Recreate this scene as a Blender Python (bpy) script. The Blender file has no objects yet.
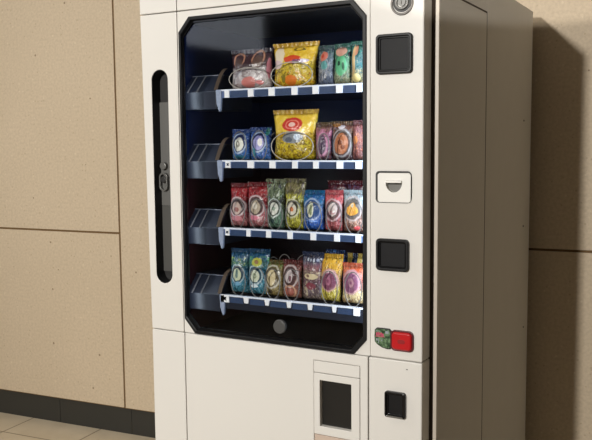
import bpy, bmesh, math, random
from mathutils import Matrix, Vector
random.seed(7)
C = bpy.context.scene.collection
PI = math.pi

def srgb(c):
    out = []
    for v in c[:3]:
        v = v / 255.0
        out.append(v / 12.92 if v <= 0.04045 else ((v + 0.055) / 1.055) ** 2.4)
    return (*out, 1.0)

# ------------------------------------------------------------------ materials
def new_mat(name):
    m = bpy.data.materials.new(name); m.use_nodes = True
    nt = m.node_tree
    return m, nt, nt.nodes['Principled BSDF']

def N(nt, kind, **kw):
    n = nt.nodes.new(kind)
    for k, v in kw.items(): setattr(n, k, v)
    return n

def mixc(nt, fac, a, b):
    n = N(nt, 'ShaderNodeMix', data_type='RGBA')
    for s, v in ((n.inputs[0], fac), (n.inputs[6], a), (n.inputs[7], b)):
        if isinstance(v, (int, float)): s.default_value = v
        elif isinstance(v, tuple): s.default_value = v
        else: nt.links.new(v, s)
    return n.outputs[2]

def math_n(nt, op, a, b=None, c=None):
    n = N(nt, 'ShaderNodeMath', operation=op)
    for i, v in enumerate((a, b, c)):
        if v is None: continue
        if isinstance(v, (int, float)): n.inputs[i].default_value = v
        else: nt.links.new(v, n.inputs[i])
    return n.outputs[0]

def simple(name, col, rough=0.5, metal=0.0, noise=0.04, scale=60.0, bump=0.0, spec=0.5):
    m, nt, b = new_mat(name)
    tc = N(nt, 'ShaderNodeTexCoord')
    no = N(nt, 'ShaderNodeTexNoise'); no.inputs['Scale'].default_value = scale; no.inputs['Detail'].default_value = 4
    nt.links.new(tc.outputs['Object'], no.inputs['Vector'])
    c = srgb(col)
    lo = tuple(max(0, x * (1 - noise)) for x in c[:3]) + (1,)
    hi = tuple(min(1, x * (1 + noise)) for x in c[:3]) + (1,)
    nt.links.new(mixc(nt, no.outputs[0], lo, hi), b.inputs['Base Color'])
    b.inputs['Roughness'].default_value = rough
    b.inputs['Metallic'].default_value = metal
    b.inputs['Specular IOR Level'].default_value = spec
    if bump:
        bp = N(nt, 'ShaderNodeBump'); bp.inputs['Strength'].default_value = bump; bp.inputs['Distance'].default_value = 0.001
        nt.links.new(no.outputs[0], bp.inputs['Height']); nt.links.new(bp.outputs[0], b.inputs['Normal'])
    return m

def emis(name, col, strength):
    m, nt, b = new_mat(name)
    b.inputs['Base Color'].default_value = srgb(col)
    b.inputs['Emission Color'].default_value = srgb(col)
    b.inputs['Emission Strength'].default_value = strength
    return m

def stone_mat():
    m, nt, b = new_mat('speckled_stone')
    tc = N(nt, 'ShaderNodeTexCoord')
    big = N(nt, 'ShaderNodeTexNoise'); big.inputs['Scale'].default_value = 2.2; big.inputs['Detail'].default_value = 5
    fine = N(nt, 'ShaderNodeTexNoise'); fine.inputs['Scale'].default_value = 90; fine.inputs['Detail'].default_value = 6
    for n in (big, fine): nt.links.new(tc.outputs['Object'], n.inputs['Vector'])
    col = mixc(nt, big.outputs[0], srgb((198, 181, 155)), srgb((210, 193, 168)))
    mr = N(nt, 'ShaderNodeMapRange'); mr.inputs[1].default_value = 0.38; mr.inputs[2].default_value = 0.66
    nt.links.new(fine.outputs[0], mr.inputs[0])
    f = math_n(nt, 'MULTIPLY', mr.outputs[0], 0.5)
    col = mixc(nt, f, col, srgb((180, 163, 138)))
    # dark flecks and pale flecks: voronoi cells, only some of them
    for scale, rad, thr, colr, amt in ((22, 0.09, 0.80, (112, 88, 62), 0.7), (60, 0.16, 0.6, (150, 126, 96), 0.35), (46, 0.15, 0.7, (222, 208, 184), 0.45)):
        v = N(nt, 'ShaderNodeTexVoronoi'); v.inputs['Scale'].default_value = scale
        nt.links.new(tc.outputs['Object'], v.inputs['Vector'])
        sep = N(nt, 'ShaderNodeSeparateColor'); nt.links.new(v.outputs['Color'], sep.inputs[0])
        near = math_n(nt, 'LESS_THAN', v.outputs['Distance'], math_n(nt, 'MULTIPLY', sep.outputs[1], rad * 1.4))
        pick = math_n(nt, 'GREATER_THAN', sep.outputs[0], thr)
        fac = math_n(nt, 'MULTIPLY', math_n(nt, 'MULTIPLY', near, pick), amt)
        col = mixc(nt, fac, col, srgb(colr))
    nt.links.new(col, b.inputs['Base Color'])
    b.inputs['Roughness'].default_value = 0.62
    bp = N(nt, 'ShaderNodeBump'); bp.inputs['Strength'].default_value = 0.12; bp.inputs['Distance'].default_value = 0.002
    nt.links.new(fine.outputs[0], bp.inputs['Height']); nt.links.new(bp.outputs[0], b.inputs['Normal'])
    return m

def floor_mat():
    m, nt, b = new_mat('floor_tiles')
    tc = N(nt, 'ShaderNodeTexCoord'); sep = N(nt, 'ShaderNodeSeparateXYZ'); nt.links.new(tc.outputs['Object'], sep.inputs[0])
    def grout(src, off, size):
        x = math_n(nt, 'DIVIDE', math_n(nt, 'ADD', src, off), size)
        fr = math_n(nt, 'FRACT', x)
        d = math_n(nt, 'ABSOLUTE', math_n(nt, 'SUBTRACT', fr, 0.5))
        return math_n(nt, 'GREATER_THAN', d, 0.5 - 0.0035 / size)
    g = math_n(nt, 'MAXIMUM', grout(sep.outputs[0], 1.16 + 8.4, 0.42), grout(sep.outputs[1], 0.196 + 8.4, 0.42))
    no = N(nt, 'ShaderNodeTexNoise'); no.inputs['Scale'].default_value = 9; no.inputs['Detail'].default_value = 7
    nt.links.new(tc.outputs['Object'], no.inputs['Vector'])
    col = mixc(nt, no.outputs[0], srgb((196, 181, 154)), srgb((222, 209, 186)))
    col = mixc(nt, math_n(nt, 'MULTIPLY', g, 0.85), col, srgb((120, 102, 78)))
    nt.links.new(col, b.inputs['Base Color']); b.inputs['Roughness'].default_value = 0.5
    return m

def pane_mat(name='window_glass'):
    m = bpy.data.materials.new(name); m.use_nodes = True; nt = m.node_tree
    for n in list(nt.nodes): nt.nodes.remove(n)
    out = N(nt, 'ShaderNodeOutputMaterial'); tr = N(nt, 'ShaderNodeBsdfTransparent'); gl = N(nt, 'ShaderNodeBsdfGlossy')
    gl.inputs['Roughness'].default_value = 0.05
    tr.inputs[0].default_value = (0.97, 0.98, 0.98, 1)
    fr = N(nt, 'ShaderNodeFresnel'); fr.inputs[0].default_value = 1.45
    mx = N(nt, 'ShaderNodeMixShader')
    nt.links.new(fr.outputs[0], mx.inputs[0]); nt.links.new(tr.outputs[0], mx.inputs[1]); nt.links.new(gl.outputs[0], mx.inputs[2])
    nt.links.new(mx.outputs[0], out.inputs[0])
    return m

def liner_mat():
    m, nt, b = new_mat('dark_liner')
    tc = N(nt, 'ShaderNodeTexCoord'); sep = N(nt, 'ShaderNodeSeparateXYZ'); nt.links.new(tc.outputs['Object'], sep.inputs[0])
    mr = N(nt, 'ShaderNodeMapRange', interpolation_type='SMOOTHSTEP'); mr.inputs[1].default_value = 1.27; mr.inputs[2].default_value = 1.36
    nt.links.new(sep.outputs[2], mr.inputs[0])
    nt.links.new(mixc(nt, mr.outputs[0], srgb((52, 20, 24)), srgb((20, 34, 74))), b.inputs['Base Color'])
    b.inputs['Roughness'].default_value = 0.35
    return m

M = {}
M['cream'] = simple('cream_enamel', (228, 225, 219), 0.42, noise=0.015, scale=8)
M['lip'] = simple('cream_edge', (200, 190, 176), 0.4, noise=0.02)
M['body'] = simple('cabinet_paint', (218, 216, 210), 0.6, noise=0.03, scale=14, spec=0.2)
M['groove'] = simple('gap_dark', (62, 50, 40), 0.8)
M['black'] = simple('black_plastic', (19, 19, 21), 0.4, spec=0.35)
M['blackgloss'] = simple('black_gloss', (14, 14, 16), 0.22, spec=0.4)
M['screen'] = simple('dark_screen', (26, 26, 28), 0.5, spec=0.2)
M['smoke'] = simple('smoked_flap', (36, 34, 31), 0.4, spec=0.3)
M['charcoal'] = simple('charcoal_plastic', (44, 43, 42), 0.5)
M['grey'] = simple('grey_metal', (112, 111, 108), 0.42, metal=0.3)
M['steel'] = simple('steel', (165, 163, 160), 0.32, metal=0.8)
M['wire'] = simple('coil_wire', (176, 170, 160), 0.38, metal=0.3)
M['wiredark'] = simple('coil_wire_dark', (112, 108, 104), 0.4, metal=0.3)
M['liner'] = liner_mat()
M['tray'] = simple('navy_tray', (22, 27, 42), 0.4)
M['guard'] = simple('tray_guard', (32, 36, 48), 0.35)
M['guardedge'] = simple('guard_edge', (120, 114, 112), 0.3)
M['railblue'] = simple('rail_blue', (84, 104, 146), 0.4, noise=0.15, scale=90)
M['railwhite'] = simple('rail_white', (226, 232, 244), 0.4)
M['card'] = simple('label_card_blue', (50, 68, 100), 0.3, noise=0.25, scale=120)
M['tag'] = simple('price_tag_white', (240, 240, 242), 0.45)
M['bracket'] = simple('bracket_plastic', (150, 160, 182), 0.3, noise=0.35, scale=140)
M['starblue'] = simple('mark_blue', (36, 78, 150), 0.5)
M['tan'] = simple('tan_plastic', (142, 122, 104), 0.35)
M['red'] = simple('red_plastic', (192, 28, 33), 0.28, noise=0.08, scale=40)
M['darkred'] = simple('red_rim', (92, 20, 28), 0.4)
M['white'] = simple('white_plastic', (240, 238, 232), 0.4, noise=0.01)
M['stone'] = stone_mat()
M['joint'] = simple('wall_joint', (112, 88, 58), 0.9)
M['tileblack'] = simple('black_tile', (48, 48, 45), 0.38, noise=0.08, scale=30)
M['tilejoint'] = simple('tile_joint', (30, 28, 26), 0.8)
M['floor'] = floor_mat()
M['plaster'] = simple('plaster', (176, 171, 164), 0.8)
M['dim'] = simple('dark_plaster', (150, 147, 142), 0.8)
M['pane'] = pane_mat()
M['ink'] = simple('dark_ink', (40, 36, 34), 0.5)

def bag_mat(name, ramp, mott, ells, rough=0.27):
    """printed film: colour by height, mottled print, then ellipses / rings (cu,cv,ru,rv,rgb,inner)"""
    m, nt, b = new_mat(name)
    uv = N(nt, 'ShaderNodeTexCoord').outputs['UV']
    mp = N(nt, 'ShaderNodeMapping'); mp.inputs['Location'].default_value = (random.uniform(0, 9), random.uniform(0, 9), 0)
    nt.links.new(uv, mp.inputs['Vector'])
    wob = N(nt, 'ShaderNodeTexNoise'); wob.inputs['Scale'].default_value = 7; wob.inputs['Detail'].default_value = 2
    nt.links.new(mp.outputs[0], wob.inputs['Vector'])
    sub = N(nt, 'ShaderNodeVectorMath', operation='SUBTRACT'); nt.links.new(wob.outputs['Color'], sub.inputs[0]); sub.inputs[1].default_value = (0.5, 0.5, 0.5)
    scl = N(nt, 'ShaderNodeVectorMath', operation='SCALE'); nt.links.new(sub.outputs[0], scl.inputs[0]); scl.inputs['Scale'].default_value = 0.055
    add = N(nt, 'ShaderNodeVectorMath', operation='ADD'); nt.links.new(uv, add.inputs[0]); nt.links.new(scl.outputs[0], add.inputs[1])
    sep = N(nt, 'ShaderNodeSeparateXYZ'); nt.links.new(add.outputs[0], sep.inputs[0])
    cr = N(nt, 'ShaderNodeValToRGB'); nt.links.new(sep.outputs[1], cr.inputs[0])
    e = cr.color_ramp.elements
    while len(e) > 1: e.remove(e[-1])
    for i, (p, c) in enumerate(ramp):
        el = e[0] if i == 0 else e.new(p)
        el.position = p; el.color = srgb(c)
    col = cr.outputs[0]
    for k, (c, amt, scale, lo, hi, v0, v1) in enumerate(mott):
        n = N(nt, 'ShaderNodeTexNoise'); n.inputs['Scale'].default_value = scale; n.inputs['Detail'].default_value = 3
        n.inputs['Distortion'].default_value = 1.2
        ofs = N(nt, 'ShaderNodeMapping'); ofs.inputs['Location'].default_value = (k * 3.1, k * 1.7, k)
        nt.links.new(mp.outputs[0], ofs.inputs['Vector']); nt.links.new(ofs.outputs[0], n.inputs['Vector'])
        r = N(nt, 'ShaderNodeMapRange'); r.inputs[1].default_value = lo; r.inputs[2].default_value = hi; r.inputs[4].default_value = amt
        nt.links.new(n.outputs[0], r.inputs[0])
        band = math_n(nt, 'MULTIPLY', math_n(nt, 'GREATER_THAN', sep.outputs[1], v0), math_n(nt, 'LESS_THAN', sep.outputs[1], v1))
        col = mixc(nt, math_n(nt, 'MULTIPLY', r.outputs[0], band), col, srgb(c))
    for cu, cv, ru, rv, c, inner in ells:
        mm = N(nt, 'ShaderNodeMapping'); mm.inputs['Location'].default_value = (-cu / ru, -cv / rv, 0); mm.inputs['Scale'].default_value = (1 / ru, 1 / rv, 0)
        nt.links.new(add.outputs[0], mm.inputs['Vector'])
        ln = N(nt, 'ShaderNodeVectorMath', operation='LENGTH'); nt.links.new(mm.outputs[0], ln.inputs[0])
        r = N(nt, 'ShaderNodeMapRange', interpolation_type='SMOOTHSTEP'); r.inputs[1].default_value = 1.08; r.inputs[2].default_value = 0.92
        nt.links.new(ln.outputs['Value'], r.inputs[0]); f = r.outputs[0]
        if inner:
            r2 = N(nt, 'ShaderNodeMapRange', interpolation_type='SMOOTHSTEP'); r2.inputs[1].default_value = inner - 0.06; r2.inputs[2].default_value = inner + 0.06
            nt.links.new(ln.outputs['Value'], r2.inputs[0]); f = math_n(nt, 'MULTIPLY', f, r2.outputs[0])
        col = mixc(nt, math_n(nt, 'MULTIPLY', f, 0.95), col, srgb(c))
    nt.links.new(col, b.inputs['Base Color'])
    b.inputs['Roughness'].default_value = rough
    cn = N(nt, 'ShaderNodeTexNoise'); cn.inputs['Scale'].default_value = 9; cn.inputs['Detail'].default_value = 3; cn.inputs['Distortion'].default_value = 0.6
    nt.links.new(mp.outputs[0], cn.inputs['Vector'])
    bp = N(nt, 'ShaderNodeBump'); bp.inputs['Strength'].default_value = 0.5; bp.inputs['Distance'].default_value = 0.006
    nt.links.new(cn.outputs[0], bp.inputs['Height']); nt.links.new(bp.outputs[0], b.inputs['Normal'])
    return m

# ------------------------------------------------------------------ mesh helpers
def obj(name, bm, mat, parent=None, bevel=0.0, smooth=False, seg=2):
    me = bpy.data.meshes.new(name)
    bmesh.ops.recalc_face_normals(bm, faces=bm.faces)
    bm.to_mesh(me); bm.free()
    o = bpy.data.objects.new(name, me); C.objects.link(o)
    me.materials.append(M[mat] if isinstance(mat, str) else mat)
    if parent: o.parent = parent
    if smooth:
        for p in me.polygons: p.use_smooth = True
    if bevel:
        b = o.modifiers.new('Bevel', 'BEVEL'); b.width = bevel; b.segments = seg; b.limit_method = 'ANGLE'; b.angle_limit = math.radians(40)
        b.harden_normals = False
    return o

def box(bm, x0, x1, y0, y1, z0, z1):
    v = [bm.verts.new(p) for p in ((x0, y0, z0), (x1, y0, z0), (x1, y1, z0), (x0, y1, z0), (x0, y0, z1), (x1, y0, z1), (x1, y1, z1), (x0, y1, z1))]
    for f in ((0, 3, 2, 1), (4, 5, 6, 7), (0, 1, 5, 4), (1, 2, 6, 5), (2, 3, 7, 6), (3, 0, 4, 7)):
        bm.faces.new([v[i] for i in f])
    return bm

def bx(*a): return box(bmesh.new(), *a)

def plate(outer, holes, y0, y1):
    """slab in the XZ plane with openings, from y0 (front) to y1"""
    bm = bmesh.new(); edges = []
    for loop in [outer] + list(holes):
        vs = [bm.verts.new((x, y0, z)) for x, z in loop]
        edges += [bm.edges.new((vs[i], vs[(i + 1) % len(vs)])) for i in range(len(vs))]
    bmesh.ops.triangle_fill(bm, edges=edges, use_beauty=True, normal=(0, -1, 0))
    bmesh.ops.dissolve_limit(bm, angle_limit=0.01, verts=bm.verts, edges=bm.edges) if not holes else None
    r = bmesh.ops.extrude_face_region(bm, geom=bm.faces[:])
    for g in r['geom']:
        if isinstance(g, bmesh.types.BMVert): g.co.y = y1
    return bm

def rrect(x0, x1, z0, z1, r, n=6):
    pts = []
    for cx, cz, a0 in ((x1 - r, z1 - r, 0), (x0 + r, z1 - r, PI / 2), (x0 + r, z0 + r, PI), (x1 - r, z0 + r, 3 * PI / 2)):
        for i in range(n + 1):
            a = a0 + PI / 2 * i / n
            pts.append((cx + r * math.cos(a), cz + r * math.sin(a)))
    return pts

def rect(x0, x1, z0, z1): return [(x0, z0), (x1, z0), (x1, z1), (x0, z1)]
def cham(x0, x1, z0, z1, dx, dz):
    return [(x0 + dx, z0), (x1 - dx, z0), (x1, z0 + dz), (x1, z1 - dz), (x1 - dx, z1), (x0 + dx, z1), (x0, z1 - dz), (x0, z0 + dz)]
def circ(cx, cz, r, n=32): return [(cx + r * math.cos(2 * PI * i / n), cz + r * math.sin(2 * PI * i / n)) for i in range(n)]

def prism_x(prof, x0, x1, bm=None):
    """profile [(y,z)] swept along X"""
    bm = bm or bmesh.new(); n = len(prof)
    a = [bm.verts.new((x0, y, z)) for y, z in prof]; b = [bm.verts.new((x1, y, z)) for y, z in prof]
    bm.faces.new(a); bm.faces.new(b[::-1])
    for i in range(n): bm.faces.new((a[i], a[(i + 1) % n], b[(i + 1) % n], b[i]))
    return bm

def tube(pts, r, n=6):
    bm = bmesh.new(); rings = []; pts = [Vector(p) for p in pts]
    up = Vector((0, 1, 0))
    for i, p in enumerate(pts):
        t = (pts[min(i + 1, len(pts) - 1)] - pts[max(i - 1, 0)]).normalized()
        s = t.cross(up)
        if s.length < 1e-4: s = t.cross(Vector((1, 0, 0)))
        s.normalize(); w = s.cross(t)
        rings.append([bm.verts.new(p + s * r * math.cos(2 * PI * k / n) + w * r * math.sin(2 * PI * k / n)) for k in range(n)])
    for a, b in zip(rings, rings[1:]):
        for k in range(n): bm.faces.new((a[k], a[(k + 1) % n], b[(k + 1) % n], b[k]))
    bm.faces.new(rings[0][::-1]); bm.faces.new(rings[-1])
    return bm

def struct(o):
    o['kind'] = 'structure'; return o

# ------------------------------------------------------------------ room (wall frame: a few degrees off the machine)
W_ANG = 0.0841
room = Matrix.Translation((0, 1.085, 0)) @ Matrix.Rotation(W_ANG, 4, 'Z')
def rob(name, bm, mat, **k):
    o = obj(name, bm, mat, **k); o.matrix_world = room; return struct(o)
TL, TR, NF, CZ = -3.4, 3.6, -7.2, 2.9
G = 0.0046
def slab(bm, t0, t1, z0, z1):
    box(bm, t0 + G, t1 - G, 0.0, 0.05, z0 + G, z1 - G)
bm = bmesh.new()
ZB = 0.128
for t0, t1, zs in ((TL, -2.2, [ZB, 0.9695, CZ]), (-2.2, -1.001, [ZB, 0.9695, CZ]), (-1.001, 0.35, [ZB, CZ]),
                   (0.35, 1.75, [ZB, 0.9790, CZ]), (1.75, TR, [ZB, 0.9790, CZ])):
    for a, b in zip(zs, zs[1:]): slab(bm, t0, t1, a, b)
wb = rob('wall_back', bm, 'stone', bevel=0.0015)
jb = obj('wall_joint', bx(TL, TR, 0.005, 0.06, ZB, CZ), 'joint', wb)
bm = bmesh.new(); t = -1.406 - 0.431 * 5
while t < TR:
    box(bm, max(t, TL) + 0.0015, min(t + 0.431, TR) - 0.0015, 0.016, 0.05, 0.0, ZB - 0.001); t += 0.431
bb = rob('baseboard_back', bm, 'tileblack')
obj('tile_joint', bx(TL, TR, 0.018, 0.055, 0.0, ZB - 0.001), 'tilejoint', bb)
rob('floor', bx(TL, TR, NF, 0.06, -0.06, 0.0), 'floor')
rob('ceiling', bx(TL, TR, NF, 0.06, CZ, CZ + 0.05), 'plaster')
rob('wall_left', bx(TL - 0.05, TL, NF, 0.06, 0, CZ), 'plaster')
refl_panel = rob('reflected_panel', bx(TL, TL + 0.02, -6.2, -4.4, 2.3, 2.82), emis('reflected_glow', (225, 232, 245), 3.2))  # glowing panel added out of view for the reflection in the machine's glass
obj('window_frame', bx(TL, TL + 0.03, -6.26, -4.34, 2.82, 2.88), 'white', refl_panel)  # upper edging of the added reflection panel
obj('window_frame', bx(TL, TL + 0.03, -6.26, -4.34, 2.24, 2.30), 'white', refl_panel)  # lower edging of the added reflection panel
rob('wall_right', bx(TR, TR + 0.05, NF, 0.06, 0, CZ), 'dim')
rob('wall_front', bx(TL, TR, NF - 0.05, NF, 0, CZ), 'dim')

# ------------------------------------------------------------------ vending machine
vm = bpy.data.objects.new('vending_machine', None); C.objects.link(vm)
vm['label'] = 'cream snack vending machine with black framed window, standing against the stone wall'
vm['category'] = 'vending machine'
def part(name, bm, mat, parent=None, **k): return obj(name, bm, mat, parent or vm, **k)

HT, SX, DP = 1.835, 0.8645, 1.075
# cabinet shell: open towards the door, cavity behind the window
bm = plate(rect(0.004, SX - 0.0045, 0.03, HT - 0.002), [rect(0.05, 0.735, 0.80, 1.745)], 0.060, 0.55)
box(bm, 0.004, SX - 0.0045, 0.55, DP, 0.03, HT - 0.002)
cab = part('cabinet', bm, 'groove')
bm = bmesh.new()
box(bm, SX - 0.006, SX, 0.0605, 0.4815, 0.03, 1.7485)
sp = part('side_panel', bm, 'body', bevel=0.0025)
bm = bmesh.new()
box(bm, SX - 0.006, SX, 0.486, DP, 0.03, HT)
bk = part('side_panel', bm, 'body', bevel=0.005)
for y, z in ((0.977, 1.0837), (1.006, 0.7174), (0.96, 1.45)):
    bm = bmesh.new()
    bmesh.ops.create_cone(bm, cap_ends=True, segments=12, radius1=0.0035, radius2=0.0025, depth=0.002, matrix=Matrix.Translation((SX + 0.0008, y, z)) @ Matrix.Rotation(PI / 2, 4, 'Y'))
    obj('screw', bm, 'charcoal', bk)
part('side_panel', bx(SX - 0.006, SX, 0.0605, 0.4865, 1.7525, HT), 'body', bevel=0.002)
part('seam_shade', bx(SX - 0.005, SX - 0.0004, 0.4812, 0.4862, 0.03, 1.7525), 'groove')  # dark strip laid in the panel gap, standing in for its shade
part('seam_shade', bx(SX - 0.005, SX - 0.0004, 0.062, 0.4862, 1.7483, 1.7527), 'groove')  # same for the top gap: shade given as a dark strip
part('top_panel', bx(0.0, SX - 0.002, 0.062, DP - 0.004, HT - 0.004, HT), 'body', bevel=0.002)
part('front_edge', bx(SX - 0.0098, SX, 0.0570, 0.0625, 0.03, HT), 'lip', bevel=0.0015)
part('side_panel', bx(0.0, 0.006, 0.054, DP, 0.03, HT), 'body', bevel=0.002)
part('door_seal', bx(0.01, SX - 0.0095, 0.0572, 0.0606, 0.03, 0.80), 'groove')
bm = bmesh.new(); box(bm, 0.735, SX - 0.0095, 0.0572, 0.0606, 0.80, 1.83); box(bm, 0.01, 0.05, 0.0572, 0.0606, 0.80, 1.83); box(bm, 0.05, 0.735, 0.0572, 0.0606, 1.745, 1.83)
part('door_seal', bm, 'groove')
for x in (0.06, 0.80):
    for y in (0.10, 1.0):
        bm = bmesh.new()
        bmesh.ops.create_cone(bm, cap_ends=True, segments=16, radius1=0.022, radius2=0.018, depth=0.03, matrix=Matrix.Translation((x, y, 0.015)))
        part('foot', bm, 'black')
# interior liner
bm = bmesh.new()
bx0, bx1, bz0, bz1 = 0.052, 0.733, 0.802, 1.743
box(bm, bx0, bx0 + 0.004, 0.056, 0.545, bz0, bz1); box(bm, bx1 - 0.004, bx1, 0.056, 0.545, bz0, bz1)
box(bm, bx0, bx1, 0.541, 0.548, bz0, bz1)
part('liner', bm, 'liner')
part('liner', bx(bx0, bx1, 0.056, 0.545, bz0, bz0 + 0.004), 'black')
part('liner', bx(bx0, bx1, 0.056, 0.545, bz1 - 0.004, bz1), 'charcoal')

# door panels
DY = 0.057
ZS = 0.8335; ZT = 1.7512; g = 0.0013
XR = 0.846
slot = rrect(0.0215, 0.0795, 0.974, 1.5925, 0.0288, 10)
lp = part('door_panel', plate([(0.0, ZS + g), (0.1178 - g, ZS + g), (0.1165 - g, ZT - g), (-0.0145, ZT - g)], [slot], 0.0, 0.0140), 'cream', bevel=0.002)
WO = cham(0.1225, 0.697, 0.8348, 1.733, 0.036, 0.041)
wp = part('window_panel', plate([(0.1178 + g * .4, ZS + g), (0.7056, ZS + g), (0.7056, ZT - g), (0.1165 + g * .4, ZT - g)], [WO], 0.0015, 0.0140), 'cream', bevel=0.001)
cp = part('control_panel', plate(rect(0.7060 + 0.0004, XR, ZS + g, HT), [rrect(0.7255, 0.8165, 1.2325, 1.3065, 0.010)], 0.0, DY), 'cream', bevel=0.003)
part('header_panel', plate([(-0.0146, ZT + g), (0.1165 - g, ZT + g), (0.1165 - g, HT), (-0.0158, HT)], [], 0.0, DY), 'cream', bevel=0.002)
hp = part('header_panel', bx(0.1165 + g, 0.7047, 0.0, DY, ZT + g, HT), 'cream', bevel=0.002)
# lower edge of the cut-off header lettering: two slanted tails
for x in (0.4187, 0.4921):
    bm = bmesh.new(); v = [bm.verts.new(p) for p in ((x - 0.006, -0.0006, 1.772), (x + 0.0, -0.0006, 1.772), (x + 0.0035, -0.0006, 1.7562), (x - 0.001, -0.0006, 1.7545))]
    f = bm.faces.new(v)
    bmesh.ops.solidify(bm, geom=bm.faces[:], thickness=0.0006)
    obj('letter_tail', bm, 'ink', hp)
part('lower_panel', bx(0.0, 0.1192 - g, 0.0, DY, 0.05, ZS - g), 'cream', bevel=0.002)
HX0, HX1 = 0.5425, 0.678
lw = part('lower_panel', plate(rect(0.1192 + g, 0.7010 - 0.0015, 0.05, ZS - g), [rect(HX0, HX1, 0.33, 0.8045)], 0.0, DY), 'cream', bevel=0.002)
lr = part('lower_panel', bx(0.7010 + 0.0015, XR, 0.0, DY, 0.05, ZS - g), 'cream', bevel=0.003)
obj('screw', bx(0.8045, 0.8085, -0.0006, 0.001, 0.8115, 0.8135), 'charcoal', lr)
part('door_backing', bx(0.002, XR - 0.003, 0.030, 0.0455, 0.05, 0.795), 'groove')
bm = bmesh.new(); box(bm, -0.001, 0.008, 0.0142, 0.0490, 0.795, HT - .002); box(bm, 0.106, 0.1190, 0.0142, 0.0165, 0.80, 1.76); box(bm, 0.6985, XR - 0.003, 0.040, 0.0458, 0.795, HT - .002)
box(bm, 0.11, 0.7, 0.040, 0.0458, 1.737, HT - .002)
part('door_backing', bm, 'groove')
# pull handle slot
hs = part('handle_slot', plate(rrect(0.0205, 0.0805, 0.973, 1.5935, 0.0298, 10), [rrect(0.0225, 0.0785, 0.975, 1.5915, 0.0278, 10)], 0.001, 0.044), 'black')
obj('back_plate', plate(rrect(0.0207, 0.0803, 0.9732, 1.5933, 0.029, 8), [], 0.038, 0.0445), 'charcoal', hs)
obj('insert', bx(0.0225, 0.0785, 0.033, 0.039, 1.20, 1.502), simple('slot_insert', (104, 103, 100), 0.45), hs)
obj('insert', bx(0.0225, 0.0785, 0.0335, 0.039, 1.004, 1.199), simple('slot_insert_low', (84, 83, 80), 0.45), hs)
lk = obj('latch', plate(circ(0.0365, 1.317, 0.0115, 20), [], 0.022, 0.034), 'grey', hs, bevel=0.002)
lk2 = obj('latch', plate(rrect(0.0215, 0.0515, 1.243, 1.297, 0.014, 8), [rrect(0.0265, 0.0465, 1.248, 1.292, 0.0095, 8)], 0.022, 0.034), 'grey', hs, bevel=0.001)
obj('latch', plate(circ(0.0365, 1.277, 0.010, 20), [], 0.022, 0.034), 'charcoal', hs, bevel=0.002)

# window frame and pane
WI = cham(0.1225 + 0.007, 0.697 - 0.010, 0.8348 + 0.010, 1.733 - 0.010, 0.034, 0.038)
wf = part('window_frame', plate(WO, [WI], -0.003, 0.0145), 'black', bevel=0.0015)
WI2 = cham(0.1295, 0.687, 0.8448, 1.723, 0.034, 0.038)
WI3 = cham(0.1295 + 0.002, 0.687 - 0.002, 0.8448 + 0.006, 1.723 - 0.006, 0.034, 0.038)
obj('inner_trim', plate(WI2, [WI3], 0.008, 0.0145), 'blackgloss', wf)
bm = bmesh.new(); bm.faces.new([bm.verts.new((x, 0.0125, z)) for x, z in WI2])
gp = part('window_glass', bm, 'pane')
# round knob at the foot of the window
kb = part('window_knob', plate(circ(0.4375, 0.8830, 0.0195, 28), [], 0.0, 0.0122), simple('knob_grey', (72, 72, 71), 0.5, noise=0.3, scale=220), bevel=0.003)

# --- controls on the right
def display(name, x0, x1, z0, z1, rim, deep, scr='screen', parent=None, rimmat='black', r=0.010):
    b_ = obj(name, plate(rrect(x0, x1, z0, z1, r), [rrect(x0 + rim, x1 - rim, z0 + rim, z1 - rim, max(r - rim * .6, .003))], -0.009, 0.002), rimmat, parent, bevel=0.002)
    obj('bezel', plate(rrect(x0 + rim * .8, x1 - rim * .8, z0 + rim * .8, z1 - rim * .8, 0.004), [rrect(x0 + rim + .004, x1 - rim - .004, z0 + rim + .004, z1 - rim - .004, 0.003)], -0.0045, 0.001), 'blackgloss', b_, bevel=0.001)
    obj('screen', plate(rrect(x0 + rim, x1 - rim, z0 + rim, z1 - rim, 0.003), [], -0.0015, 0.002), scr, b_)
    return b_
display('display', 0.7245, 0.8185, 1.5455, 1.6415, 0.007, 0, parent=vm)
display('card_reader', 0.7250, 0.8115, 1.0600, 1.1405, 0.007, 0, parent=vm)
# key lock
kl = obj('key_lock', plate(circ(0.7905, 1.7125, 0.029), [circ(0.7905, 1.7125, 0.0235)], -0.004, 0.002), simple('lock_rim', (98, 94, 90), 0.4, metal=0.4), vm, bevel=0.0015)
obj('lock_core', plate(circ(0.7905, 1.7145, 0.0232), [circ(0.7905, 1.7145, 0.013)], -0.001, 0.003), 'charcoal', kl)
obj('lock_core', plate(circ(0.7905, 1.7145, 0.0175), [circ(0.7905, 1.7145, 0.012)], -0.006, 0.002), 'grey', kl, bevel=0.0015)
obj('keyhole_plug', plate(circ(0.7905, 1.7145, 0.0098), [rect(0.7893, 0.7917, 1.709, 1.720)], -0.005, 0.002), 'grey', kl)
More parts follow.
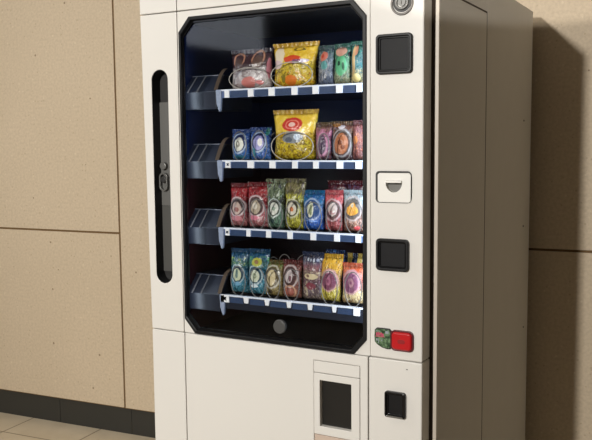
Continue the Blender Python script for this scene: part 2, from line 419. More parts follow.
# coin return: white cup in a dark-edged opening
cr_ = obj('coin_return', plate(rrect(0.7225, 0.8155, 1.2305, 1.3085, 0.009), [rrect(0.7265, 0.8150, 1.2310, 1.3050, 0.007)], -0.0025, 0.004), 'charcoal', vm, bevel=0.0008)
half = [(0.7705 + 0.0215 * math.cos(a), 1.2795 + 0.0235 * math.sin(a)) for a in [PI + PI * i / 16 for i in range(17)]]
obj('cup', plate(rrect(0.7275, 0.8148, 1.2315, 1.3040, 0.007), [half], -0.0015, 0.018), 'white', cr_, bevel=0.0015)
obj('pocket', plate(rect(0.745, 0.796, 1.250, 1.284), [], 0.012, 0.019), simple('pocket_grey', (112, 110, 106), 0.5), cr_)
obj('cup_lip', prism_x([(-0.0015, 1.2815), (-0.0075, 1.2795), (-0.0075, 1.2835), (-0.0015, 1.2875)], 0.7490, 0.7920), 'white', cr_, bevel=0.001)
# red push button and badge
rb = obj('push_button', plate(rrect(0.7640, 0.8245, 0.8580, 0.9110, 0.012), [rrect(0.7685, 0.8205, 0.8625, 0.9068, 0.010)], -0.006, 0.002), 'darkred', vm, bevel=0.0015)
obj('button_cap', plate(rrect(0.7680, 0.8210, 0.8620, 0.9072, 0.010), [], -0.010, 0.002), 'red', rb, bevel=0.005, seg=4)
obj('button_mark', plate(rrect(0.7850, 0.8040, 0.8790, 0.8890, 0.004), [], -0.0106, -0.009), simple('button_mark_red', (150, 26, 30), 0.4), rb)
bdg = [(0.7655, 0.9075), (0.7600, 0.9120), (0.7400, 0.9125), (0.7260, 0.9120), (0.7205, 0.9060), (0.7195, 0.8900), (0.7205, 0.8760), (0.7270, 0.8690), (0.7400, 0.8620), (0.7550, 0.8590), (0.7625, 0.8600), (0.7655, 0.8640)]
bg = obj('badge', plate(bdg[::-1], [], -0.004, 0.002), 'charcoal', vm, bevel=0.001)
def inset(p, k, dx=0, dz=0):
    cx = sum(a for a, b in p) / len(p); cz = sum(b for a, b in p) / len(p)
    return [(cx + (a - cx) * k + dx, cz + (b - cz) * k + dz) for a, b in p]
mb, nt, bb_ = new_mat('badge_print')
tc = N(nt, 'ShaderNodeTexCoord'); sepb = N(nt, 'ShaderNodeSeparateXYZ'); nt.links.new(tc.outputs['Object'], sepb.inputs[0])
no = N(nt, 'ShaderNodeTexNoise'); no.inputs['Scale'].default_value = 150; no.inputs['Detail'].default_value = 3; nt.links.new(tc.outputs['Object'], no.inputs['Vector'])
crb = N(nt, 'ShaderNodeValToRGB'); nt.links.new(no.outputs[0], crb.inputs[0])
crb.color_ramp.elements[0].position = 0.38; crb.color_ramp.elements[0].color = srgb((34, 62, 36)); crb.color_ramp.elements[1].position = 0.62; crb.color_ramp.elements[1].color = srgb((112, 140, 104))
nt.links.new(crb.outputs[0], bb_.inputs['Base Color']); bb_.inputs['Roughness'].default_value = 0.35
obj('badge_face', plate(inset(bdg, 0.9)[::-1], [], -0.0048, -0.003), mb, bg)
bm = bmesh.new()
for x0, x1, z0, z1 in ((0.7250, 0.7285, 0.8925, 0.9000), (0.7295, 0.7325, 0.8925, 0.9015), (0.7335, 0.7370, 0.8930, 0.9000), (0.7380, 0.7405, 0.8925, 0.9010), (0.7415, 0.7455, 0.8920, 0.8985), (0.7240, 0.7480, 0.8895, 0.8912)):
    box(bm, x0, x1, -0.0052, -0.0040, z0, z1)
obj('badge_marks', bm, simple('badge_pink', (204, 78, 110), 0.4), bg)
bm = bmesh.new()
for x0, x1, z0, z1 in ((0.7250, 0.7350, 0.9035, 0.9050), (0.7250, 0.7290, 0.8790, 0.8850), (0.7310, 0.7330, 0.8730, 0.8850), (0.7390, 0.7420, 0.8790, 0.8830), (0.7500, 0.7590, 0.8990, 0.9060)):
    box(bm, x0, x1, -0.0052, -0.0040, z0, z1)
obj('badge_marks', bm, simple('badge_pale', (150, 160, 165), 0.4), bg)
# small lower display
sd = display('latch_window', 0.7488, 0.8048, 0.6845, 0.7520, 0.005, 0, scr='black', parent=vm, rimmat='blackgloss', r=0.007)
obj('rim_strip', bx(0.7560, 0.7985, -0.0096, -0.003, 0.6868, 0.6895), 'steel', sd)
# collection hatch
ht = part('collection_hatch', plate(rect(HX0 + .001, HX1 - .001, 0.6030, 0.7705), [rect(0.5610, 0.6530, 0.6262, 0.7520)], -0.001, 0.030), 'cream', bevel=0.0015)
obj('header_strip', bx(HX0 + .001, HX1 - .001, -0.0005, 0.030, 0.7725, 0.8033), 'cream', ht, bevel=0.0012)
fl = obj('flap', bx(0.555, 0.660, 0.014, 0.020, 0.620, 0.758), 'smoke', ht)
obj('lower_tray', bx(HX0 + .001, HX1 - .001, 0.001, 0.030, 0.332, 0.6010), simple('hatch_sill', (206, 186, 170), 0.45), ht, bevel=0.0015)

# ------------------------------------------------------------------ shelves
RAIL = {1: (1.536, 1.512), 2: (1.3325, 1.310), 3: (1.135, 1.1125), 4: (0.935, 0.9115)}
TAGS = {1: [(.2085, .2247), (.2884, .3068), (.3561, .3755), (.4297, .4485), (.4949, .5132), (.566, .5841), (.6258, .641)],
        2: [(.2074, .2248), (.283, .3049), (.3563, .3759), (.4296, .4464), (.4954, .5117), (.5663, .5853), (.6224, .6399)],
        3: [(.2031, .2171), (.276, .2897), (.3425, .3584), (.4123, .4284), (.4854, .5023), (.5581, .5744), (.622, .6366)],
        4: [(.1826, .2118), (.262, .281), (.3338, .3506), (.4067, .423), (.4737, .4901), (.55, .5644), (.6156, .6334)]}
SLOPE = {1: 0.0, 2: 0.003, 3: 0.006, 4: 0.010}
YR = 0.100
TRAYZ = {}
for row in (1, 2, 3, 4):
    zt, zb = RAIL[row]
    tz = zt - 0.005; TRAYZ[row] = tz
    sh = part('shelf', bx(0.058, 0.729, 0.107, 0.535, tz - 0.012, tz), 'tray')
    # front rail: blue channel with white lip
    rl = obj('label_rail', bx(0.190, 0.643, YR, YR + 0.007, zb, zt - 0.003), 'railblue' if row != 4 else 'tray', sh)
    obj('rail_lip', bx(0.190, 0.643, YR - 0.003, YR + 0.009, zt - 0.0045, zt), 'railwhite', sh, bevel=0.001)
    if row == 4:
        obj('rail_skirt', prism_x([(YR + 0.004, zb), (YR + 0.012, zb), (YR + 0.012, zb - 0.02), (YR + 0.008, zb - 0.02)], 0.19, 0.66), 'guard', sh)
    tg = TAGS[row]
    for i, (a, b) in enumerate(tg):
        if row == 4:
            zz0, zz1 = (zb + .001, zt) if i in (0, len(tg) - 1) else (zb + .004, zt - .002)
        else: zz0, zz1 = zb, zt - .003
        to = obj('price_tag', plate([(a + (.003 if row == 4 and 0 < i < 6 else 0), zz0), (b - (.003 if row == 4 and 0 < i < 6 else 0), zz0), (b, zz1), (a, zz1)], [], YR - 0.004, YR), 'tag', sh)
        if i == 0 and row in (2, 3, 4):
            cx, cz = (a + b) / 2, (zz0 + zz1) / 2
            s = 0.0085 if row == 4 else 0.006
            bm = bmesh.new()
            for k in range(4):
                an = PI / 4 + k * PI / 2
                pts = [(cx + s * math.cos(an), cz + s * math.sin(an)), (cx + s * .45 * math.cos(an + 1.0), cz + s * .45 * math.sin(an + 1.0)), (cx, cz), (cx + s * .45 * math.cos(an - 1.0), cz + s * .45 * math.sin(an - 1.0))]
                f = [bm.verts.new((x, YR - 0.0046, z)) for x, z in pts]; bm.faces.new(f)
            bmesh.ops.solidify(bm, geom=bm.faces[:], thickness=0.0006)
            obj('tag_mark', bm, 'starblue', sh)
    for (a, b), (c, d) in zip(tg, tg[1:]):
        obj('label_card', plate([(b + .001, zb + .001), (c - .001, zb + .001), (c - .003, zt - .006), (b + .004, zt - .006)], [], YR - 0.0015, YR + 0.001), 'card', sh)
    # hanging end bracket with a curled guide
    br = obj('end_bracket', plate([(0.178, zt), (0.197, zt), (0.1965, zt - 0.022), (0.193, zt - 0.060), (0.1885, zt - 0.064), (0.180, zt - 0.040)], [], YR - 0.004, YR + 0.006), 'bracket', sh, bevel=0.002)
    pts = [(0.166 + 0.006 * s_ ** 2, 0.104 + 0.055 * s_, zt + 0.066 * math.sin(s_ * PI / 2)) for s_ in [i / 10 for i in range(11)]]
    bm = bmesh.new(); L = []
    for p in pts: L.append((bm.verts.new(p), bm.verts.new((p[0] + 0.013, p[1], p[2]))))
    for a, b in zip(L, L[1:]): bm.faces.new((a[0], a[1], b[1], b[0]))
    bmesh.ops.solidify(bm, geom=bm.faces[:], thickness=0.0016)
    obj('end_guide', bm, 'tan', sh, smooth=True)
    # sloped guard filling the tray left of the coils
    gd = obj('side_guard', prism_x([(YR + 0.003, zt - 0.055), (YR, zt - 0.004), (0.150, zt + 0.046), (0.30, zt + 0.046), (0.30, zt - 0.055)], 0.0565, 0.176), 'guard', vm, bevel=0.002)
    for x in (0.0735, 0.1060):
        obj('guard_edge', prism_x([(YR - 0.0015, zt - 0.004), (0.1485, zt + 0.0472), (0.1495, zt + 0.0462), (YR + 0.001, zt - 0.005)], x, x + 0.005), 'guardedge', gd)
    obj('guard_edge', bx(0.0575, 0.172, 0.148, 0.151, zt + 0.0455, zt + 0.0480), simple('guard_rim', (92, 92, 100), 0.35), gd)
    # dividers between the lanes
    for x in ([.344, .487] if row < 3 else [.257, .318, .376, .44, .504, .566]):
        obj('lane_divider', bx(x - .0008, x + .0008, 0.262, 0.53, tz, tz + 0.022), 'tray', sh)

def coil(row, cx, rx, rz, y0=0.109, turns=5, pitch=0.070, wr=0.0015, mat='wire'):
    """flat loops joined by short steps along the floor of the lane"""
    z0 = TRAYZ[row] + wr + 0.001
    pts = []
    for k in range(turns):
        for i in range(29):
            a = -PI / 2 + 2 * PI * i / 28
            pts.append((cx + rx * math.cos(a), y0 + k * pitch + (0.004 * i / 28), z0 + rz + rz * math.sin(a)))
    return obj('spiral_coil', tube(pts, wr, 6), mat, vm)

# ------------------------------------------------------------------ snack bags
def bag_mesh(w, h, T, seed, flare=0.0, lean=0.0, sealh=0.012):
    """pillow: front and back skins sharing their rim; bottom stays at z=0"""
    rnd = random.Random(seed); nx, nz = 16, 20
    ph = [rnd.uniform(0, 6.28) for _ in range(8)]
    bm = bmesh.new(); uvl = bm.loops.layers.uv.new('UVMap')
    hb = h - sealh
    def width(v):
        k = 1 - 0.05 * math.sin(PI * min(1, v)) ** 2
        k *= 1 - 0.10 * max(0, (0.12 - v) / 0.12) ** 2
        k += flare * max(0, (v - 0.55) / 0.45) ** 1.6
        return w * k * (1 - flare)
    def pos(i, j, side):
        u, v = i / nx, j / nz
        env = (max(0, math.sin(PI * u)) ** 0.55) * (min(1, v / 0.14) ** 0.6) * (min(1, (1 - v) / 0.30) ** 0.75)
        wr = 0.0016 * math.sin(11 * u + ph[0]) * math.exp(-((v - 0.95) / 0.16) ** 2) + 0.0014 * math.sin(9 * u + ph[1]) * math.exp(-((v - 0.05) / 0.12) ** 2)
        wr += 0.0012 * math.sin(5 * v + 7 * u + ph[2]) + 0.0009 * math.sin(13 * v - 5 * u + ph[3])
        y = side * (T * env + (wr * min(1, env * 3)))
        x = (u - 0.5) * width(v)
        z = v * hb
        y += 0.0012 * math.sin(6 * u + ph[4]) * v
        return (x + lean * v * h, y + 0.02 * h * v, z)
    grid = {}
    for side in (-1, 1):
        for i in range(nx + 1):
            for j in range(nz + 1):
                rim = i in (0, nx) or j in (0, nz)
                if rim and side == 1: grid[side, i, j] = grid[-1, i, j]
                else: grid[side, i, j] = bm.verts.new(pos(i, j, side))
        for i in range(nx):
            for j in range(nz):
                q = [(i, j), (i + 1, j), (i + 1, j + 1), (i, j + 1)]
                f = bm.faces.new([grid[side, a, b] for a, b in q])
                for lp_, (a, b) in zip(f.loops, q): lp_[uvl].uv = (a / nx, b / nz * (hb / h))
    # top seal: corrugated strip with a pinked edge
    sm = bmesh.new(); uvs = sm.loops.layers.uv.new('UVMap')
    n = 36; rows = []
    wt = width(1.0)
    for r in range(3):
        L = []
        for i in range(n + 1):
            u = i / n
            zz = hb - 0.0006 + sealh * r / 2
            if r == 2: zz += 0.0011 if i % 2 else -0.0008
            x = (u - 0.5) * wt * (1 + 0.02 * r) + lean * h * (1 if r == 0 else 1.0)
            y = 0.02 * h + 0.0007 * math.sin(u * 60) + 0.0012 * math.sin(6 * u + ph[4])
            L.append(sm.verts.new((x, y, zz)))
        rows.append(L)
    for r in range(2):
        for i in range(n):
            f = sm.faces.new((rows[r][i], rows[r][i + 1], rows[r + 1][i + 1], rows[r + 1][i]))
            for lp_, (a, b) in zip(f.loops, ((i, r), (i + 1, r), (i + 1, r + 1), (i, r + 1))): lp_[uvs].uv = (a / n, (hb + sealh * b / 2) / h)
    bmesh.ops.solidify(sm, geom=sm.faces[:], thickness=0.0008)
    return bm, sm

WHITE = (226, 222, 214)
def B(row, cx, w, zt, y, label, group, ramp, mott, ells, coilz=None, T=None, flare=0.0, lean=0.0, k=0.97, coilw=0.47, name='snack_bag', seed=[0]):
    seed[0] += 1
    tz = TRAYZ[row]
    root = bpy.data.objects.new(name, None); C.objects.link(root)
    tz += 0.0048; root.location = (cx, y, tz)
    root['label'] = label; root['category'] = 'snack bag'
    if group: root['group'] = group
    dim = lambda c: tuple(int(255 * ((v / 255) ** 1.08) * .97) for v in c)
    ramp = [(p, dim(c)) for p, c in ramp]
    if coilz and w < .1 and ells:
        e0 = ells[0]; lum = sum(e0[4]) / 3
        if lum < 130: ells = [(e0[0], e0[1], min(.47, e0[2] * 1.16), e0[3] * 1.14, tuple(int(150 + .3 * c) for c in ramp[0][1]), .86)] + [(e0[0], e0[1], e0[2] * .95, e0[3] * .95) + tuple(e0[4:])] + list(ells[1:])
    dk = tuple(int(c * .42) for c in ramp[len(ramp) // 2][1])
    mott = list(mott) + [] if label.startswith('wide dark brown') else list(mott) + [(dk, .75, 15, .53, .60, 0, .55 if w > .1 else .93), (tuple(min(255, int(c * .6 + 105)) for c in ramp[0][1]), .55, 19, .58, .64, 0, .95)]
    m = bag_mat('bag_film_%02d' % seed[0], ramp, mott, ells)
    h = zt - tz
    b_, s_ = bag_mesh(w * k, h, T or (0.014 if y > .2 else min(0.022, 0.010 + w * 0.12)), seed[0] * 13 + 5, flare, lean)
    obj('bag_body', b_, m, root, smooth=True)
    obj('top_seal', s_, m, root)
    if coilz: coil(row, cx + (0.016 if w < .1 else 0.010), w * (coilw - (.04 if w < .1 else .0)), coilz / 2, mat='wire' if w > .1 else 'wiredark')
    return root
GR = {1: 'snack bags on the top shelf', 2: 'snack bags on the second shelf', 3: 'snack bags on the third shelf', 4: 'snack bags on the bottom shelf'}

# top shelf
B(1, .2710, .1443, 1.6523, .148, 'wide dark brown snack bag with two tan arches, left end of top shelf', GR[1],
  [(0, (150, 130, 128)), (.3, (176, 164, 162)), (.50, (150, 140, 140)), (.56, (66, 46, 50)), (.8, (70, 48, 54)), (1, (58, 48, 66))],
  [((206, 200, 200), .6, 5, .45, .6, .05, .52), ((84, 60, 62), .45, 5, .52, .62, 0, .5)],
  [(.24, .72, .15, .20, (176, 128, 104), .74), (.24, .60, .12, .16, (84, 66, 62), 0), (.70, .76, .15, .20, (182, 132, 104), .74), (.70, .66, .12, .16, (92, 70, 62), 0), (.5, .18, .18, .13, (196, 116, 108), 0), (.76, .16, .08, .06, (206, 120, 120), 0), (.95, .5, .05, .25, (176, 108, 118), 0)], coilz=.062, coilw=.455)
B(1, .4119, .1504, 1.6610, .148, 'yellow snack bag with a white patch and red burst, top shelf', GR[1],
  [(0, (216, 176, 44)), (.45, (210, 186, 52)), (.6, (230, 190, 60)), (1, (226, 180, 46))],
  [((150, 122, 24), .6, 8, .5, .62, 0, .5), ((250, 220, 100), .6, 5, .5, .65, .5, 1), ((206, 96, 40), .7, 12, .58, .66, 0, .35)],
  [(.17, .70, .13, .19, (232, 216, 190), 0), (.10, .52, .14, .10, (214, 190, 190), 0), (.64, .57, .24, .05, (196, 184, 206), 0), (.50, .62, .20, .085, (206, 62, 40), 0), (.60, .58, .10, .04, (104, 50, 92), 0), (.62, .83, .14, .035, (110, 96, 40), .55), (.48, .15, .15, .12, (216, 116, 40), 0), (.3, .2, .05, .1, (120, 110, 30), 0)], coilz=.070, flare=.06, lean=.03, coilw=.44)
B(1, .5124, .0506, 1.6462, .146, 'grey-blue snack bag with a red-orange spot, right of the yellow bag on top shelf', GR[1],
  [(0, (96, 104, 128)), (.5, (126, 134, 142)), (.85, (90, 118, 112)), (1, (58, 100, 96))],
  [((66, 74, 92), .8, 8, .48, .6, 0, 1), ((176, 170, 164), .7, 10, .55, .65, .1, .8)],
  [(.45, .72, .26, .12, (206, 116, 98), 0), (.38, .72, .10, .06, (190, 60, 50), 0), (.5, .50, .22, .10, (76, 140, 136), 0)])
B(1, .5624, .0525, 1.6482, .147, 'grey-green snack bag with a bright green round print, top shelf', GR[1],
  [(0, (150, 136, 112)), (.2, (140, 146, 112)), (.5, (98, 152, 114)), (.85, (60, 112, 98)), (1, (52, 112, 98))],
  [((48, 92, 76), .8, 9, .5, .6, 0, 1), ((176, 200, 160), .6, 9, .56, .66, 0, .7)],
  [(.5, .46, .36, .24, (90, 172, 122), 0), (.45, .80, .34, .11, (206, 152, 132), 0), (.38, .52, .10, .06, (36, 70, 52), 0), (.66, .44, .08, .10, (44, 86, 64), 0), (.95, .74, .10, .06, (30, 26, 28), 0)])
B(1, .6084, .0426, 1.6517, .145, 'teal snack bag with a tan diagonal stripe, right end of top shelf', GR[1],
  [(0, (148, 134, 104)), (.25, (150, 150, 110)), (.4, (52, 122, 126)), (1, (56, 120, 100))],
  [((36, 84, 90), .7, 7, .5, .62, .2, 1), ((206, 180, 120), .7, 10, .54, .64, 0, .35)],
  [(.30, .50, .13, .42, (206, 168, 118), 0), (.46, .78, .12, .12, (204, 142, 110), 0), (.5, .14, .3, .10, (216, 196, 130), 0)])
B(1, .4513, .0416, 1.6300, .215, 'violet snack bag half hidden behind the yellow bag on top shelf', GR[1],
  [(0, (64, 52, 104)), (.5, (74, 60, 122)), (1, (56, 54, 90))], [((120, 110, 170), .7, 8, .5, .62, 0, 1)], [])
# second shelf
blue = lambda a: [(0, (58, 112, 172)), (.3, (54, 104, 172)), (.55, (40, 78, 146)), (.8, (44, 86, 156)), (1, (40, 74, 140))]
B(2, .2318, .0644, 1.4227, .147, 'blue snack bag with an oval cream emblem, left end of second shelf', GR[2], blue(0),
  [((34, 52, 112), .6, 6, .5, .62, .4, 1), ((110, 160, 200), .5, 9, .55, .66, 0, .6)],
  [(.48, .54, .34, .30, (34, 40, 74), 0), (.5, .50, .24, .22, (216, 214, 200), 0), (.46, .52, .10, .12, (120, 116, 100), .4), (.5, .1, .35, .06, (50, 110, 130), 0)], coilz=.084, coilw=.42)
B(2, .2988, .0728, 1.4273, .147, 'blue snack bag with a lilac and white emblem, left of the wide yellow bag', GR[2], blue(1),
  [((36, 60, 124), .6, 6, .5, .62, .4, 1), ((124, 136, 206), .7, 7, .5, .62, 0, .5)],
  [(.48, .55, .32, .28, (40, 44, 76), 0), (.50, .52, .24, .22, (156, 154, 206), 0), (.58, .54, .10, .12, (228, 222, 216), 0), (.3, .22, .10, .14, (60, 130, 140), 0), (.84, .86, .10, .12, (60, 130, 120), 0)], coilz=.086, coilw=.40)
B(2, .4114, .1484, 1.4745, .148, 'large yellow snack bag with a round red logo, second shelf', GR[2],
  [(0, (186, 154, 30)), (.3, (196, 170, 38)), (.50, (198, 160, 44)), (.58, (236, 200, 72)), (.85, (238, 200, 70)), (.95, (214, 172, 66)), (1, (196, 156, 80))],
  [((112, 84, 22), .85, 9, .5, .58, 0, .48), ((226, 206, 60), .7, 12, .52, .60, 0, .48), ((250, 224, 110), .6, 5, .5, .65, .55, 1)],
  [(.50, .44, .26, .11, (126, 132, 140), 0), (.62, .46, .08, .06, (176, 190, 206), 0), (.42, .40, .09, .05, (86, 92, 104), 0), (.48, .70, .23, .145, (196, 40, 48), 0), (.48, .70, .155, .10, (226, 130, 112), .80), (.48, .70, .075, .05, (232, 190, 176), 0)], coilz=.082, flare=.05, lean=.015, coilw=.455)
B(2, .5040, .0528, 1.4373, .146, 'pink and olive snack bag, directly right of the large yellow bag with red logo', GR[2],
  [(0, (130, 92, 96)), (.4, (150, 96, 116)), (.7, (172, 102, 132)), (.82, (150, 110, 92)), (1, (120, 104, 70))],
  [((96, 62, 66), .8, 8, .5, .6, 0, 1), ((206, 130, 160), .7, 9, .52, .62, .2, .85), ((70, 80, 120), .8, 6, .55, .62, 0, .4)],
  [(.5, .42, .34, .34, (186, 128, 152), .76), (.52, .40, .20, .26, (84, 66, 84), 0)], coilz=.075, coilw=.38)
B(2, .5622, .0666, 1.4388, .147, 'brown snack bag with a big round biscuit print, second shelf', GR[2],
  [(0, (86, 66, 72)), (.45, (108, 74, 70)), (.7, (120, 88, 66)), (.85, (128, 84, 76)), (1, (124, 106, 72))],
  [((70, 50, 56), .8, 8, .48, .6, 0, 1), ((170, 120, 90), .6, 10, .55, .65, .5, 1)],
  [(.5, .44, .44, .33, (74, 52, 44), 0), (.5, .42, .34, .27, (176, 108, 72), 0), (.45, .46, .12, .07, (120, 66, 44), 0), (.6, .34, .10, .06, (128, 70, 46), 0), (.45, .85, .16, .05, (226, 216, 220), 0), (.2, .9, .2, .05, (168, 116, 60), 0)], coilz=.080, coilw=.45, )
B(2, .6110, .0370, 1.4404, .145, 'narrow rose-coloured snack bag, right end of second shelf', GR[2],
  [(0, (130, 84, 76)), (.4, (160, 92, 84)), (.6, (170, 100, 80)), (1, (130, 84, 84))],
  [((90, 56, 66), .8, 8, .48, .6, 0, 1), ((206, 130, 90), .8, 7, .54, .63, .2, .7), ((196, 130, 140), .6, 10, .55, .65, .5, 1)], [(.3, .5, .25, .10, (212, 132, 72), 0)])
# third shelf
def redramp(): return [(0, (164, 110, 108)), (.3, (170, 92, 102)), (.52, (140, 60, 66)), (.64, (150, 32, 40)), (.85, (164, 38, 46)), (1, (120, 26, 34))]
B(3, .2205, .0634, 1.2642, .147, 'red snack bag, leftmost on third shelf', GR[3], redramp(),
  [((96, 40, 46), .7, 8, .5, .6, 0, 1), ((206, 150, 150), .7, 9, .52, .62, 0, .4)],
  [(.5, .46, .42, .20, (60, 48, 50), 0), (.5, .43, .26, .15, (196, 170, 158), 0), (.5, .40, .14, .06, (150, 96, 90), 0), (.5, .2, .3, .06, (190, 120, 128), 0)], coilz=.088, coilw=.44)
B(3, .2907, .0805, 1.2682, .147, 'wider red snack bag, second from left on third shelf', GR[3], redramp(),
  [((110, 44, 50), .7, 8, .5, .6, 0, 1), ((196, 140, 146), .6, 9, .54, .64, 0, .35)],
  [(.44, .48, .34, .21, (66, 52, 50), 0), (.44, .46, .23, .15, (176, 160, 138), 0), (.44, .48, .12, .08, (216, 206, 190), 0), (.4, .22, .26, .05, (206, 120, 138), 0)], coilz=.088, coilw=.38)
B(3, .3475, .0700, 1.2777, .147, 'sage green snack bag with flared top, third shelf', GR[3],
  [(0, (104, 136, 112)), (.35, (110, 140, 118)), (.5, (96, 106, 84)), (.7, (96, 110, 72)), (1, (150, 152, 120))],
  [((48, 62, 56), .8, 8, .48, .6, 0, 1), ((176, 190, 160), .7, 10, .54, .64, .45, 1), ((64, 56, 84), .7, 5, .54, .62, .5, .9)],
  [(.5, .42, .34, .17, (46, 52, 42), 0), (.52, .41, .24, .125, (208, 208, 196), 0), (.5, .41, .12, .04, (120, 136, 116), 0), (.45, .16, .10, .05, (40, 60, 60), 0)], coilz=.086, flare=.14, coilw=.40)
B(3, .4093, .0740, 1.2799, .148, 'yellow-green snack bag with flared top, third shelf', GR[3],
  [(0, (160, 154, 48)), (.35, (176, 170, 50)), (.5, (126, 120, 50)), (.65, (186, 180, 60)), (.75, (120, 110, 80)), (1, (152, 144, 110))],
  [((70, 66, 30), .85, 8, .48, .58, 0, 1), ((220, 214, 100), .7, 10, .54, .63, 0, .65), ((90, 80, 88), .8, 6, .5, .6, .7, 1)],
  [(.46, .42, .33, .17, (50, 46, 40), 0), (.46, .41, .24, .125, (214, 206, 186), 0), (.46, .40, .11, .045, (206, 120, 70), 0)], coilz=.086, flare=.12, coilw=.40)
B(3, .4703, .0714, 1.2484, .147, 'bright blue snack bag with teal top, third shelf', GR[3],
  [(0, (50, 96, 176)), (.42, (48, 104, 190)), (.52, (70, 110, 170)), (.62, (40, 112, 160)), (1, (36, 118, 160))],
  [((30, 66, 140), .7, 6, .5, .62, 0, 1), ((120, 150, 210), .5, 9, .56, .66, .3, .7)],
  [(.5, .52, .36, .24, (56, 80, 124), 0), (.46, .52, .15, .19, (206, 206, 178), 0), (.48, .52, .06, .14, (120, 130, 90), 0), (.5, .24, .3, .02, (110, 150, 220), 0)], coilz=.084, coilw=.42)
B(3, .5345, .0602, 1.2497, .147, 'coral red snack bag with pale emblem, between the blue and the white bag', GR[3],
  [(0, (170, 86, 88)), (.35, (176, 90, 92)), (.5, (150, 90, 90)), (.7, (206, 96, 100)), (1, (200, 92, 100))],
  [((104, 46, 50), .85, 9, .5, .6, 0, .4), ((226, 150, 146), .6, 9, .55, .64, 0, 1)],
  [(.5, .52, .40, .24, (86, 60, 60), 0), (.52, .54, .25, .17, (214, 196, 190), 0), (.5, .46, .2, .05, (196, 150, 150), 0), (.6, .48, .06, .03, (240, 236, 232), 0)], coilz=.086, coilw=.44)
B(3, .5947, .0632, 1.2508, .147, 'pale snack bag with an orange triangle print, right end of third shelf', GR[3],
  [(0, (150, 96, 80)), (.35, (160, 116, 96)), (.5, (116, 112, 108)), (.7, (176, 196, 204)), (1, (190, 206, 212))],
  [((96, 60, 54), .8, 9, .5, .6, 0, .42), ((220, 190, 170), .6, 10, .54, .64, 0, .5), ((140, 160, 176), .5, 7, .5, .65, .6, 1)],
  [(.5, .56, .42, .26, (100, 92, 88), 0), (.5, .52, .30, .12, (224, 158, 62), 0), (.52, .60, .16, .10, (228, 166, 70), 0), (.5, .64, .07, .05, (236, 220, 190), 0), (.75, .10, .14, .05, (206, 80, 84), 0)], coilz=.092, coilw=.46)
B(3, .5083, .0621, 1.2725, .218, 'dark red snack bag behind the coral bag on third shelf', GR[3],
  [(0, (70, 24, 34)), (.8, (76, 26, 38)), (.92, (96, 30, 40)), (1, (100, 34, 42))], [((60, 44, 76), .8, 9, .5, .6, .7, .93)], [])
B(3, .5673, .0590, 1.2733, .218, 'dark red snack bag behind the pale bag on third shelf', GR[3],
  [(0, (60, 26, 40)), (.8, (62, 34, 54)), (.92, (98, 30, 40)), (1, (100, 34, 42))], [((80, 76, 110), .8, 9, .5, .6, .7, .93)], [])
# bottom shelf
def tealramp(): return [(0, (70, 128, 142)), (.3, (54, 126, 152)), (.55, (48, 104, 132)), (.68, (60, 110, 90)), (.80, (36, 84, 120)), (1, (30, 80, 122))]
B(4, .2193, .0658, 1.0690, .147, 'teal snack bag with green-yellow band near its top, leftmost on bottom shelf', GR[4], tealramp(),
  [((30, 70, 90), .7, 7, .5, .62, 0, 1), ((170, 190, 80), .8, 8, .54, .62, .62, .80), ((120, 180, 196), .6, 9, .56, .66, 0, .35)],
  [(.48, .44, .34, .19, (40, 60, 76), 0), (.48, .42, .24, .14, (198, 204, 170), 0), (.48, .44, .08, .10, (90, 116, 110), 0), (.5, .22, .2, .04, (110, 160, 190), 0)], coilz=.088, coilw=.43)
B(4, .2866, .0761, 1.0712, .147, 'teal snack bag with a yellow flower patch, second from left on bottom shelf', GR[4], tealramp(),
  [((30, 70, 90), .7, 7, .5, .62, 0, 1), ((70, 140, 80), .8, 6, .5, .6, .60, .84), ((120, 180, 196), .6, 9, .56, .66, 0, .35)],
  [(.42, .44, .32, .19, (44, 66, 80), 0), (.42, .42, .23, .14, (206, 210, 186), 0), (.42, .42, .10, .06, (140, 150, 120), .4), (.48, .72, .26, .09, (176, 176, 64), 0), (.48, .72, .12, .04, (140, 100, 60), 0), (.4, .2, .18, .035, (206, 216, 220), 0)], coilz=.088, coilw=.39)
B(4, .3377, .0644, 1.0418, .147, 'olive-gold snack bag, third from left on bottom shelf', GR[4],
  [(0, (140, 120, 70)), (.35, (152, 134, 84)), (.75, (140, 122, 72)), (.85, (120, 124, 66)), (1, (120, 106, 66))],
  [((88, 74, 44), .7, 8, .5, .62, 0, 1), ((90, 130, 60), .7, 6, .55, .63, .72, 1), ((150, 70, 50), .8, 8, .58, .64, .78, 1)],
  [(.48, .54, .38, .28, (84, 70, 48), 0), (.48, .52, .22, .22, (206, 188, 146), 0), (.46, .14, .12, .05, (60, 50, 36), 0)], coilz=.088, coilw=.42)
B(4, .3996, .0660, 1.0456, .147, 'brick red snack bag, right of the olive-gold bag', GR[4],
  [(0, (150, 104, 88)), (.35, (140, 84, 74)), (.6, (130, 82, 70)), (1, (126, 62, 62))],
  [((84, 46, 44), .7, 8, .5, .62, 0, 1), ((176, 140, 110), .6, 8, .55, .65, .4, .8)],
  [(.46, .58, .38, .26, (72, 52, 52), 0), (.42, .58, .22, .18, (206, 190, 188), 0), (.50, .52, .08, .08, (110, 70, 80), 0), (.46, .18, .36, .17, (190, 142, 112), .78), (.46, .18, .24, .11, (150, 84, 70), 0)], coilz=.092, coilw=.43)
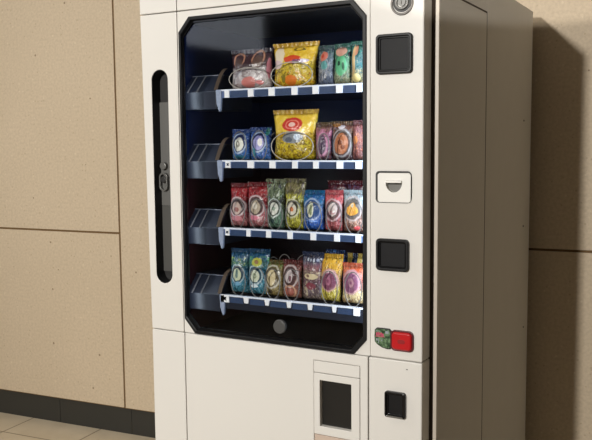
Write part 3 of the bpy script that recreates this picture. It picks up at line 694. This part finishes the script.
B(4, .4663, .0705, 1.0726, .147, 'mauve-grey snack bag with pale lettering strip, bottom shelf', GR[4],
  [(0, (120, 104, 96)), (.25, (96, 74, 86)), (.42, (110, 76, 84)), (.55, (150, 126, 112)), (.68, (150, 96, 102)), (.80, (76, 80, 104)), (1, (52, 62, 90))],
  [((70, 52, 62), .7, 8, .5, .6, 0, .7), ((196, 180, 150), .8, 8, .54, .62, .05, .6)],
  [(.5, .50, .34, .06, (206, 188, 150), 0), (.36, .51, .08, .03, (120, 90, 80), 0), (.3, .83, .05, .035, (186, 190, 200), 0), (.45, .83, .05, .035, (170, 176, 190), 0), (.6, .83, .05, .035, (186, 190, 200), 0), (.76, .83, .05, .03, (160, 166, 184), 0), (.5, .30, .24, .07, (120, 56, 66), 0)])
B(4, .5190, .0700, 1.0702, .149, 'yellow snack bag with a purple oval, bottom shelf', GR[4],
  [(0, (190, 174, 60)), (.25, (206, 190, 74)), (.36, (176, 130, 96)), (.62, (206, 160, 84)), (.74, (222, 168, 48)), (1, (212, 170, 60))],
  [((130, 116, 40), .7, 9, .5, .62, 0, .3), ((244, 228, 150), .7, 10, .54, .63, 0, .32), ((250, 200, 80), .5, 6, .5, .65, .6, 1)],
  [(.50, .46, .40, .24, (196, 152, 150), 0), (.50, .44, .34, .19, (116, 60, 84), 0), (.48, .44, .14, .09, (160, 100, 120), .4)], coilz=.094, lean=.05, coilw=.40)
B(4, .5918, .0684, 1.0492, .147, 'orange-topped snack bag with a purple oval, right end of bottom shelf', GR[4],
  [(0, (206, 180, 130)), (.28, (214, 196, 150)), (.4, (180, 130, 120)), (.7, (200, 120, 110)), (.8, (220, 112, 76)), (1, (206, 104, 72))],
  [((150, 110, 70), .7, 9, .5, .62, 0, .32), ((244, 236, 200), .7, 10, .54, .63, 0, .32), ((236, 150, 110), .5, 7, .5, .65, .6, 1)],
  [(.48, .54, .42, .30, (196, 150, 156), 0), (.48, .52, .35, .24, (118, 66, 96), 0), (.50, .52, .14, .11, (176, 130, 140), .4)], coilz=.096, coilw=.42)
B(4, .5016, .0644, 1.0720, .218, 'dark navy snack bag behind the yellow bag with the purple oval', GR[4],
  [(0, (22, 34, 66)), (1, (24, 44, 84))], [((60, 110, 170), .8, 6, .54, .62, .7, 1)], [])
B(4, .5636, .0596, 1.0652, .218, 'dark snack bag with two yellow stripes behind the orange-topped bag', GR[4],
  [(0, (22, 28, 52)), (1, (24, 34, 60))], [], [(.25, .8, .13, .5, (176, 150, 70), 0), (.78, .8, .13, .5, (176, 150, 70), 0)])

# ------------------------------------------------------------------ lights
def light(name, kind, loc, energy, col=(1, 0.9, 0.76), target=None, **kw):
    d = bpy.data.lights.new(name, kind); d.energy = energy; d.color = col
    for k, v in kw.items(): setattr(d, k, v)
    o = bpy.data.objects.new(name, d); C.objects.link(o); o.location = loc
    if target: o.rotation_euler = (Vector(target) - Vector(loc)).to_track_quat('-Z', 'Y').to_euler()
    return o
light('spot_lamp', 'SPOT', (0.10, -5.0, 2.52), 900, (1, 0.97, 0.92), target=(-0.1, 0.3, 1.52), shadow_soft_size=0.09, spot_size=math.radians(60), spot_blend=0.9)
light('ceiling_fill', 'AREA', (-1.7, -0.9, 2.85), 24, (1, 0.96, 0.9), shape='RECTANGLE', size=1.2, size_y=0.5)  # added fill that brightens the floor and wall on the left
light('uplight_lamp', 'SPOT', (2.3, -4.2, 1.01), 420, (1, 0.93, 0.84), target=(0.9, 1.1, 1.03 + 5.48 * math.tan(math.radians(7.95 + 17))), shadow_soft_size=0.02, spot_size=math.radians(34), spot_blend=0.0)
# cool LED strips in the front corners of the display, behind the door frame
for x, tx in ((0.072, 0.5), (0.716, 0.2)):
    hs_ = part('led_housing', bx(x - 0.012, x + 0.012, 0.0555, 0.0585, 0.83, 1.72), 'white')
    light('led_strip', 'AREA', (x, 0.062, 1.275), 0.35 if x < .4 else 2.0, (0.72, 0.85, 1.0), target=(tx, 0.5, 1.275), shape='RECTANGLE', size=0.012, size_y=0.86)

w = bpy.data.worlds.new('World'); bpy.context.scene.world = w; w.use_nodes = True
w.node_tree.nodes['Background'].inputs[0].default_value = (0.02, 0.018, 0.015, 1)

# ------------------------------------------------------------------ camera
cd = bpy.data.cameras.new('camera'); cam = bpy.data.objects.new('camera', cd); C.objects.link(cam)
r0 = Vector((0.8767, 0.481, -0.0093)); r1 = Vector((0.0377, -0.088, -0.9954)); r2 = Vector((-0.4796, 0.8723, -0.0952))
mt = Matrix((r0, -r1, -r2)).transposed().to_4x4()
mt.translation = (1.505, -1.84, 1.3779)
cam.matrix_world = mt
cd.sensor_width = 36; cd.lens = 796.17 / 592 * 36; cd.clip_start = 0.02
S = bpy.context.scene
S.camera = cam
S.view_settings.view_transform = 'Standard'; S.view_settings.look = 'None'; S.view_settings.gamma = 1; S.view_settings.use_curve_mapping = False
S.view_settings.exposure = 0.0
